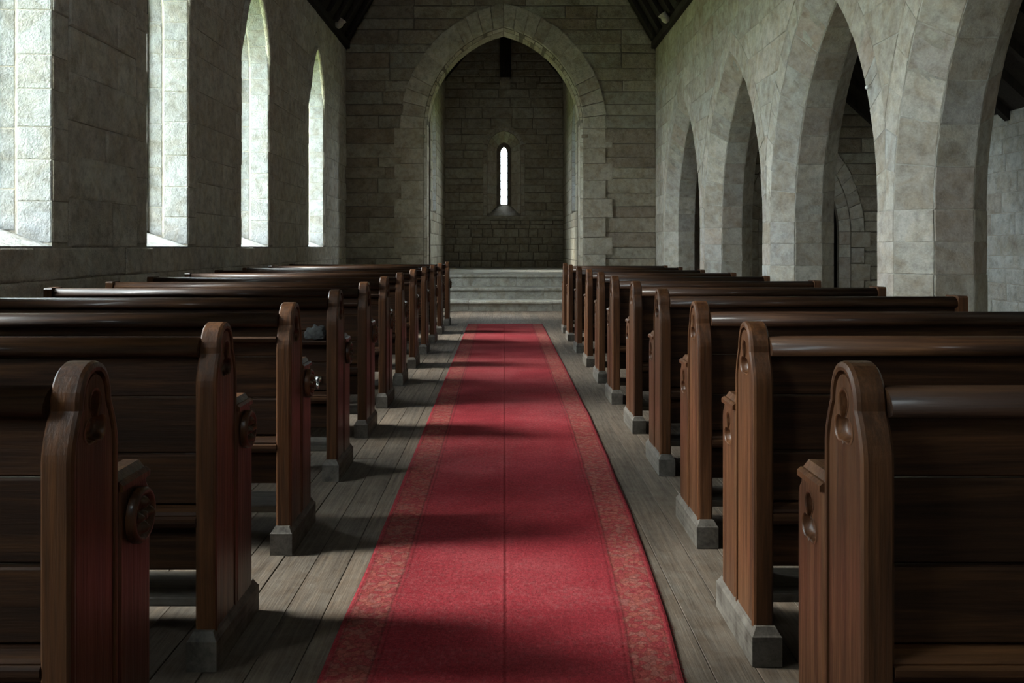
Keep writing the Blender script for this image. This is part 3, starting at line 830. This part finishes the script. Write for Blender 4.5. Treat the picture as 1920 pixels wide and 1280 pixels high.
# aisle lean-to roof
ar = structure(empty('ceiling_aisle'))
prof = [(XA + 0.8, 2.92), (XA, 2.92), (X2 - 0.02, atop(X2)), (X2 - 0.02, atop(X2) + 0.2), (XA + 0.1, 3.1), (XA + 0.8, 3.1)]
link('roof_board', prism('roof_board', prof, lambda a, p, q: (p, a, q), YW - 0.5, 17.9), 'wood_roof', ar)
for i in range(18):
    y = 14.2 - i * 0.62
    prof = [(XA - 0.02, 2.93), (XA - 0.02, 2.80), (X2 + 0.02, atop(X2) - 0.16), (X2 + 0.02, atop(X2))]
    link('rafter', prism('rafter', prof, lambda a, p, q: (p, a, q), y, y + 0.11), 'wood_roof', ar)
for y in (7.0, 10.4):
    link('tie_brace', prism('tie_brace', [(X2, 3.55), (X2, 3.70), (XA - 0.9, 3.62), (XA - 0.9, 3.46)], lambda a, p, q: (p, a, q), y, y + 0.14), 'wood_roof', ar)

# west wall behind the viewer; its lancet is added to light viewer-facing surfaces
fW = lambda u, v, d: (u, YW + d, v)
wwA = Arch(cen, 0.52, 5.0, 6.7, 0.9)
structure(wall_with_openings('wall_back', fW, XL - 0.8, XA + 0.7, -0.03, lambda u: ZT + max(0.0, (XR - XL) / 2 - abs(u - cen)) * SL, [(wwA, [(0, 0, 0), (0.4, -0.1, 0.1), (0.8, 0, 0)])], 0.8, 'stone_side', ubreaks=(XL, cen, XR)))
lancet(0, fW, wwA, (0.4, -0.1, 0.1), 'window_10', [5.6 + 0.5 * i for i in range(3)])
pd = bpy.data.lights.new('sky_portal', 'AREA'); pd.shape = 'RECTANGLE'; pd.size = 1.1; pd.size_y = 2.7
pd.cycles.is_portal = True
po = bpy.data.objects.new('sky_portal', pd); COL.objects.link(po)
po.location = (cen, YW - 0.85, 6.3); po.rotation_euler = (R_(90), 0, 0)

# ------------------------------------------------------------------ pews
def tall_profile(off=0.0):
    """closed (y, z) outline of the tall board; off moves the outline inwards"""
    y0, y1 = 0.028, 0.232
    yc = (y0 + y1) / 2; hw = (y1 - y0) / 2
    pts = [(-hw + off, 0.10 + off * 0), (-hw + off, 0.45), (-hw + off, 0.80)]
    # shoulder: convex curve up to a cusp, then a pointed round head
    w2 = 0.071; zc = 0.885; zt = 0.978
    for i in range(1, 6):
        t = i / 5
        x_ = hw - (hw - w2 - 0.004) * (t ** 1.7); z_ = 0.80 + (zc - 0.80) * t
        pts.append((-(x_ - off), z_))
    pts.append((-(w2 - off), zc + 0.007))
    for i in range(1, 9):
        t = i / 8 * math.pi / 2
        pts.append((-(w2 - off) * math.cos(t) ** 0.92, zc + 0.006 + (zt - zc - 0.006 - off) * math.sin(t) ** 0.95))
    half = pts
    full = half + [(-x_, z_) for x_, z_ in reversed(half[:-1])]
    return [(yc + x_, z_) for x_, z_ in full]
def trefoil(cy, cz, sc=1.0):
    pts = []
    lobes = [(90, 0.030, 0.031, 0.021), (-30, 0.023, 0.024, 0.022), (210, 0.023, 0.024, 0.022)]
    N = 40
    for i in range(N):
        th = 2 * math.pi * i / N
        best = 0.012
        for ang, cd, ry, rz in lobes:
            cx_, cz_ = cd * math.cos(R_(ang)), cd * math.sin(R_(ang)) * (1.25 if ang == 90 else 1.0)
            rr = 0.024
            dx, dz = math.cos(th), math.sin(th)
            bq = dx * cx_ + dz * cz_; cc = cx_ * cx_ + cz_ * cz_ - rr * rr
            D = bq * bq - cc
            if D >= 0: best = max(best, bq + math.sqrt(D))
        if 250 < math.degrees(th) < 290: best = max(best, 0.040 - abs(math.degrees(th) - 270) / 20 * 0.014)
        pts.append((cy + best * math.cos(th) * sc, cz + best * math.sin(th) * sc * 1.05))
    return pts
def panel_mesh(name, s, outline_fn, a0, a1, hole=None, mould=True, bev=0.006):
    """board between a0 (aisle face) and a1; outline_fn(off) -> (y, z) loop; hole recessed into the aisle face"""
    bm = bmesh.new()
    def loop(off, a): return [bm.verts.new((s * a, y, z)) for y, z in outline_fn(off)]
    rings = [loop(bev, a1), loop(0, a1 - bev), loop(0, a0 + 0.010), loop(0.003, a0 + 0.003), loop(0.012, a0)]
    if mould: rings += [loop(0.019, a0 + 0.001), loop(0.021, a0 + 0.013), loop(0.025, a0 + 0.014), loop(0.027, a0 + 0.004)]
    n = len(rings[0])
    for A, B in zip(rings[:-1], rings[1:]):
        for i in range(n):
            j = (i + 1) % n
            bm.faces.new((A[i], A[j], B[j], B[i]))
    bm.faces.new(rings[0])
    inner = rings[-1]; af = a0 + (0.004 if mould else 0.0)
    if hole:
        hv = [bm.verts.new((s * af, y, z)) for y, z in hole]
        es = []
        for L in (inner, hv):
            for i in range(len(L)):
                e = bm.edges.get((L[i], L[(i + 1) % len(L)])) or bm.edges.new((L[i], L[(i + 1) % len(L)]))
                es.append(e)
        bmesh.ops.triangle_fill(bm, use_beauty=True, edges=es)
    else:
        bm.faces.new(inner)
    return bm_mesh(name, bm), af
def carve_mesh(name, s, hole, af, depth):
    """the hollow of the carving: rounded rim, sloping sides, raised cusps in the bowl"""
    cy = sum(p[0] for p in hole) / len(hole); cz = sum(p[1] for p in hole) / len(hole)
    bm = bmesh.new(); rows = []
    for k, d in ((1.0, -0.002), (0.97, 0.003), (0.88, depth * 0.75), (0.72, depth), (0.45, depth * 0.8), (0.18, depth * 0.55)):
        rows.append([bm.verts.new((s * (af + d), cy + (y - cy) * k, cz + (z - cz) * k)) for y, z in hole])
    rim = [bm.verts.new((s * (af - 0.001), cy + (y - cy) * 1.10, cz + (z - cz) * 1.08)) for y, z in hole]
    rows = [rim] + rows
    n = len(hole)
    for A, B in zip(rows[:-1], rows[1:]):
        for i in range(n): bm.faces.new((A[i], A[(i + 1) % n], B[(i + 1) % n], B[i]))
    bm.faces.new(rows[-1])
    return bm_mesh(name, bm, True)
def arm_profile(off=0.0):
    y0, y1 = 0.2325, 0.398
    return [(y0 + off, 0.10), (y1 - off, 0.10), (y1 - off, 0.40), (y1 - off, 0.645), (y1 - 0.006 - off, 0.664), (y1 - 0.018 - off, 0.676), (y1 - 0.02 - off, 0.684), (y1 - 0.026 - off, 0.70 - off * 0.5), (y0 + off, 0.70 - off * 0.5)]
def rosette_mesh(s, cy, cz, af):
    """raised round boss with four petals inside a rim"""
    bm = bmesh.new(); n = 32
    rows = []
    for r, h in ((0.060, 0.004), (0.060, 0.016), (0.055, 0.023), (0.048, 0.023), (0.043, 0.012)):
        rows.append([bm.verts.new((s * (af - h), cy + r * math.cos(2 * math.pi * i / n), cz + r * math.sin(2 * math.pi * i / n))) for i in range(n)])
    for r, hb, amp in ((0.036, 0.016, 0.012), (0.026, 0.022, 0.012), (0.016, 0.018, 0.006), (0.010, 0.013, 0.0), (0.007, 0.026, 0.0)):
        rows.append([bm.verts.new((s * (af - hb - amp * math.cos(4 * 2 * math.pi * i / n)), cy + r * math.cos(2 * math.pi * i / n), cz + r * math.sin(2 * math.pi * i / n))) for i in range(n)])
    for A, B in zip(rows[:-1], rows[1:]):
        for i in range(n): bm.faces.new((A[i], A[(i + 1) % n], B[(i + 1) % n], B[i]))
    bm.faces.new(rows[-1])
    return bm_mesh('rosette_boss', bm, True)
ENDS = {}
LONG_SHIFT = 0.026
for s in (-1, 1):
    d = {}
    tre = trefoil(0.13, 0.857)
    d['tall_board'], af = panel_mesh('tall_board', s, tall_profile, 0.010, 0.070, tre)
    d['trefoil_carving'] = carve_mesh('trefoil_carving', s, tre, af, 0.022)
    if s > 0:
        t2 = trefoil(0.317, 0.605)
        d['arm_board'], af2 = panel_mesh('arm_board', s, arm_profile, 0.012, 0.068, t2, mould=False)
        d['arm_carving'] = carve_mesh('arm_carving', s, t2, af2, 0.020)
    else:
        d['arm_board'], af2 = panel_mesh('arm_board', s, arm_profile, 0.012, 0.068, None, mould=False)
        d['rosette_boss'] = rosette_mesh(s, 0.312, 0.622, af2)
    d['arm_cap'] = prism('arm_cap', [(0.004, 0.692), (0.004, 0.704), (0.012, 0.711), (0.018, 0.711), (0.030, 0.727), (0.064, 0.727), (0.074, 0.715), (0.074, 0.692)], lambda a, p, q, s=s: (s * p, a, q), 0.234, 0.374)
    # plinth: block with a weathered top
    bm = bmesh.new()
    A = [(0, 0.0), (0.086, 0.0), (0.086, 0.43), (0, 0.43)]
    rows = []
    for ins, z in ((0, 0), (0, 0.084), (0.004, 0.088), (0.015, 0.108)):
        rows.append([bm.verts.new((s * (p + (ins if p < 0.04 else -ins)), q + (ins if q < 0.2 else -ins), z)) for p, q in A])
    for X, Y in zip(rows[:-1], rows[1:]):
        for i in range(4): bm.faces.new((X[i], X[(i + 1) % 4], Y[(i + 1) % 4], Y[i]))
    bm.faces.new(rows[0]); bm.faces.new(rows[-1])
    d['plinth'] = bm_mesh('plinth', bm)
    ENDS[s] = d
END_MAT = {'tall_board': 'wood_up', 'trefoil_carving': 'wood_up', 'arm_board': 'wood_up', 'arm_carving': 'wood_up', 'rosette_boss': 'wood_up', 'arm_cap': 'wood_up', 'plinth': 'wood_dusty'}
RAIL = [(0.020, 0.884), (0.013, 0.888), (0.010, 0.896), (0.011, 0.904), (0.015, 0.913), (0.022, 0.922), (0.032, 0.930), (0.044, 0.935), (0.060, 0.937), (0.078, 0.934), (0.088, 0.926), (0.088, 0.900), (0.080, 0.890), (0.066, 0.884), (0.04, 0.878)]
def B4(y0, y1, z0, z1, b=0.004):
    return [(y0 + b, z0), (y1 - b, z0), (y1, z0 + b), (y1, z1 - b), (y1 - b, z1), (y0 + b, z1), (y0, z1 - b), (y0, z0 + b)]
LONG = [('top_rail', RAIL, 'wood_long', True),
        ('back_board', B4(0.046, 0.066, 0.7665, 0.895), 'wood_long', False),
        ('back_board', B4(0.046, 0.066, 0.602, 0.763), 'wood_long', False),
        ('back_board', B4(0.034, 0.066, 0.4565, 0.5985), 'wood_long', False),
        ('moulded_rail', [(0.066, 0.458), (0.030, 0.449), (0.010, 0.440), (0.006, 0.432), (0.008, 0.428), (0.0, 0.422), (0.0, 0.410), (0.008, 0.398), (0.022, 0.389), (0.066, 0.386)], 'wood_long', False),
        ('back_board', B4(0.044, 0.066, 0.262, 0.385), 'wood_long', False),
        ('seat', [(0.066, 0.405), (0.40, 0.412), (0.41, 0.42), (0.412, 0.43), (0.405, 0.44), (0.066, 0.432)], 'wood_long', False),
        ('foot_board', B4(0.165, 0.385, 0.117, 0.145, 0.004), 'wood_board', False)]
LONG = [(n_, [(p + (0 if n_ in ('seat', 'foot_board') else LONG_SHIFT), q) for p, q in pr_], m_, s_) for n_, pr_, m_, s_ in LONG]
LONG_CACHE = {}
def long_mesh(k, s, L):
    key = (k, s, round(L, 3))
    if key not in LONG_CACHE:
        nm, prof, mt, sm = LONG[k]
        LONG_CACHE[key] = prism(nm, prof, lambda a, p, q: (s * a, p, q), 0.069, L)
        if sm:
            for p in LONG_CACHE[key].polygons: p.use_smooth = len(p.vertices) == 4
    return LONG_CACHE[key]
ORD = ['front', 'second', 'third', 'fourth', 'fifth', 'sixth', 'seventh', 'eighth', 'ninth', 'tenth', 'eleventh', 'twelfth']
def make_pew(s, y, xp, xend, label, ledge=None):
    t = tag(empty('oak_pew', (xp, y, 0)), label, 'pew', 'oak pews on the window side' if s < 0 else 'oak pews on the arcade side')
    L = abs(xend - xp)
    tb = None
    for nm, me in ENDS[s].items():
        par = t
        o = link(nm, me, END_MAT[nm], t)
        if nm == 'tall_board': tb = o
        if nm == 'arm_board': ab_ = o
        if nm == 'trefoil_carving': o.parent = tb
        if nm in ('arm_carving', 'rosette_boss', 'arm_cap'): o.parent = ab_
    for k, (nm, prof, mt, sm) in enumerate(LONG):
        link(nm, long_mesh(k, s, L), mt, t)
    if ledge:
        link('book_ledge', prism('book_ledge', [(0.072, ledge - 0.022), (0.072, ledge), (0.032, ledge + 0.003), (0.027, ledge - 0.004), (0.032, ledge - 0.018)], lambda a, p, q: (s * a, p, q), 0.07, L), 'wood_long', t)
    # plain board closing the far end
    k = ('far', s, round(L, 3))
    if k not in LONG_CACHE:
        pr = [(0.03, 0), (0.40, 0), (0.40, 0.60), (0.385, 0.63), (0.22, 0.66), (0.185, 0.74), (0.175, 0.93), (0.165, 0.942), (0.04, 0.942), (0.03, 0.932)]
        LONG_CACHE[k] = prism('far_end_board', pr, lambda a, p, q: (s * a, p, q), L, L + 0.05)
    link('far_end_board', LONG_CACHE[k], 'wood_up', t)
    return t
LP = [(1.59, -.785, -2.9), (2.485, -.812, -2.9), (3.424, -.825, -2.9), (4.50, -.845, -2.9), (5.53, -.857, -2.86), (6.55, -.868, -2.93), (7.61, -.875, -3.05), (8.70, -.872, -3.12), (9.85, -.864, -3.2), (10.97, -.86, -3.22), (12.10, -.85, -3.2), (13.37, -.83, -3.22)]
RP = [(1.59, .65, 2.40), (2.516, .71, 2.40), (3.504, .768, 2.40), (4.614, .812, 2.40), (5.656, .826, 2.42), (6.71, .82, 2.38), (7.74, .826, 2.30), (8.79, .823, 2.28), (9.95, .818, 2.23), (11.19, .812, 2.23), (12.22, .818, 2.23)]
PEW4 = None
for i, (y, xp, xe) in enumerate(LP):
    n = ORD[len(LP) - 1 - i]
    lb = 'dark oak pew on the window side of the runner, %s row from the chancel steps' % n
    if i == 0: lb = 'dark oak pew on the window side of the runner, nearest row to the viewer'
    t = make_pew(-1, y, xp, xe, lb, ledge=None if i < 2 else (0.715 if i == 3 else 0.845))
    if i == 3: PEW4 = t
for i, (y, xp, xe) in enumerate(RP):
    n = ORD[len(RP) - 1 - i]
    lb = 'dark oak pew on the arcade side of the runner, %s row from the chancel steps' % n
    if i == 0: lb = 'dark oak pew on the arcade side of the runner, nearest row to the viewer'
    make_pew(1, y, xp, xe, lb)
# small hook on the fourth pew, crumpled cloth on its ledge
bm = bmesh.new()
pts = [(-0.115, 0.060, 0.52), (-0.115, 0.038, 0.515), (-0.113, 0.026, 0.50), (-0.112, 0.020, 0.485), (-0.112, 0.030, 0.472), (-0.112, 0.040, 0.48)]
prev = None
for i, p in enumerate(pts):
    rg = [bm.verts.new((p[0] + 0.006 * math.cos(2 * math.pi * q / 8), p[1] + 0.004 * math.sin(2 * math.pi * q / 8), p[2] + 0.005 * math.sin(2 * math.pi * q / 8))) for q in range(8)]
    if prev:
        for q in range(8): bm.faces.new((prev[q], prev[(q + 1) % 8], rg[(q + 1) % 8], rg[q]))
    prev = rg
box_bm(bm, -0.135, -0.10, 0.056, 0.060, 0.495, 0.53)
hk = link('hook', bm_mesh('hook', bm, True), 'metal', PEW4); hk['label'] = 'bright metal hook'
bm = bmesh.new()
bmesh.ops.create_icosphere(bm, subdivisions=4, radius=1.0)
rng = random.Random(4)
from mathutils import noise as mn
for v in bm.verts:
    p = v.co.copy()
    k = 1 + 0.35 * mn.noise(p * 1.7) + 0.22 * mn.noise(p * 4.1 + Vector((3, 1, 2)))
    v.co = Vector((p.x * 0.055 * k, p.y * 0.014 * k, max(p.z, -0.55) * 0.042 * k))
mz = min(v.co.z for v in bm.verts)
for v in bm.verts: v.co.z -= mz
cl = link('crumpled_cloth', bm_mesh('crumpled_cloth', bm, True), 'cloth')
cl.location = (-0.845 - 0.125, 4.50 + 0.048, 0.7195)
tag(cl, 'small crumpled dark grey cloth lying on a pew ledge on the window side', 'cloth')

# ------------------------------------------------------------------ red runner
RE = [(0.9, .415), (1.5, .45), (2.0, .477), (2.42, .496), (2.84, .525), (3.26, .544), (3.9, .568), (4.99, .589), (6.06, .605), (8.72, .608), (13.65, .595)]
LE = [(0.9, -.517), (2.42, -.517), (3.3, -.512), (4.64, -.52), (7.0, -.532), (13.65, -.559)]
def interp(T, y):
    for (a, p), (b_, q) in zip(T[:-1], T[1:]):
        if y <= b_: return p + (q - p) * (y - a) / (b_ - a)
    return T[-1][1]
bm = bmesh.new(); uvl = bm.loops.layers.uv.new('UVMap')
NY, NX = 150, 24
y0, y1 = 0.9, 13.65
grid = []
for i in range(NY + 1):
    y = y0 + (y1 - y0) * i / NY
    l, r = interp(LE, y), interp(RE, y)
    l += 0.004 * mn.noise(Vector((0, y * 2.3, 0))); r += 0.004 * mn.noise(Vector((5, y * 2.3, 0)))
    rowv = []
    useam = (0.0 - l) / (r - l)
    ul = [0.0, 0.005, 0.012] + [(useam - 0.02) * k / 10 for k in range(1, 11)] + [useam - 0.016, useam - 0.006, useam, useam + 0.004, useam + 0.012] + [useam + 0.02 + (0.975 - useam - 0.02) * k / 10 for k in range(11)] + [0.988, 0.995, 1.0]
    NX = len(ul) - 1
    for j in range(NX + 1):
        u = ul[j]
        xx = l + (r - l) * u
        z = 0.011 + 0.0025 * mn.noise(Vector((xx * 4, y * 1.5, 0)))
        sx = round((u - useam) * (r - l), 4)                        # seam down the middle
        z += 0.0016 if -0.009 < sx <= 0.0015 else -0.0022 if 0.0015 < sx < 0.008 else 0.0
        if j in (0, NX): z = 0.004
        rowv.append((bm.verts.new((xx, y, z)), u, y))
    grid.append(rowv)
for i in range(NY):
    for j in range(NX):
        q = [grid[i][j], grid[i][j + 1], grid[i + 1][j + 1], grid[i + 1][j]]
        f = bm.faces.new([t_[0] for t_ in q]); f.smooth = True
        for lp_, t_ in zip(f.loops, q): lp_[uvl].uv = (t_[1], t_[2])
# turned-down edge
bo = [grid[i][0] for i in range(NY + 1)], [grid[i][NX] for i in range(NY, -1, -1)]
for side in bo:
    low = [(bm.verts.new((t_[0].co.x, t_[0].co.y, 0.0005)), t_[1], t_[2]) for t_ in side]
    for i in range(len(side) - 1):
        q = [side[i + 1], side[i], low[i], low[i + 1]]
        f = bm.faces.new([t_[0] for t_ in q])
        for lp_, t_ in zip(f.loops, q): lp_[uvl].uv = (t_[1], t_[2])
rug = tag(empty('carpet_runner', (0, 0, 0)), 'long worn red carpet runner with a faded patterned border along the aisle', 'carpet')
link('pile', bm_mesh('pile', bm, recalc=False), 'rug', rug)
# frayed edge threads along the arcade side
bm = bmesh.new()
y = 1.3
while y < 7.0:
    xr = interp(RE, y) + 0.004 * mn.noise(Vector((5, y * 2.3, 0)))
    L = random.uniform(0.004, 0.012); a = random.uniform(-0.004, 0.004)
    v = [bm.verts.new(p) for p in ((xr - 0.002, y, 0.005), (xr - 0.002, y + 0.003, 0.005), (xr + L, y + a + 0.002, 0.0015), (xr + L, y + a, 0.0015))]
    bm.faces.new(v)
    y += random.uniform(0.006, 0.016)
fr = link('frayed_edge', bm_mesh('frayed_edge', bm), 'rug', rug); fr['kind'] = 'stuff'

# ------------------------------------------------------------------ small round fitting on the arch by the nearest pier
kn = tag(empty('wall_fitting', (0, 0, 0)), 'tiny pale round fitting with a wire on the arch above nearest pier', 'fitting')
kp = Vector((3.16, 7.66, 2.59))
bm = bmesh.new(); bmesh.ops.create_uvsphere(bm, u_segments=12, v_segments=8, radius=0.018)
for v in bm.verts: v.co = v.co + kp
link('knob', bm_mesh('knob', bm, True), 'china', kn)
bm = bmesh.new()
prev = None
for p in (kp, kp + Vector((0.02, -0.05, 0.03)), kp + Vector((0.034, -0.12, 0.10))):
    rg = [bm.verts.new((p.x + 0.002 * math.cos(q * math.pi / 3), p.y + 0.002 * math.cos(q * math.pi / 3), p.z + 0.002 * math.sin(q * math.pi / 3))) for q in range(6)]
    if prev:
        for q in range(6): bm.faces.new((prev[q], prev[(q + 1) % 6], rg[(q + 1) % 6], rg[q]))
    prev = rg
link('wire', bm_mesh('wire', bm), 'iron', kn)
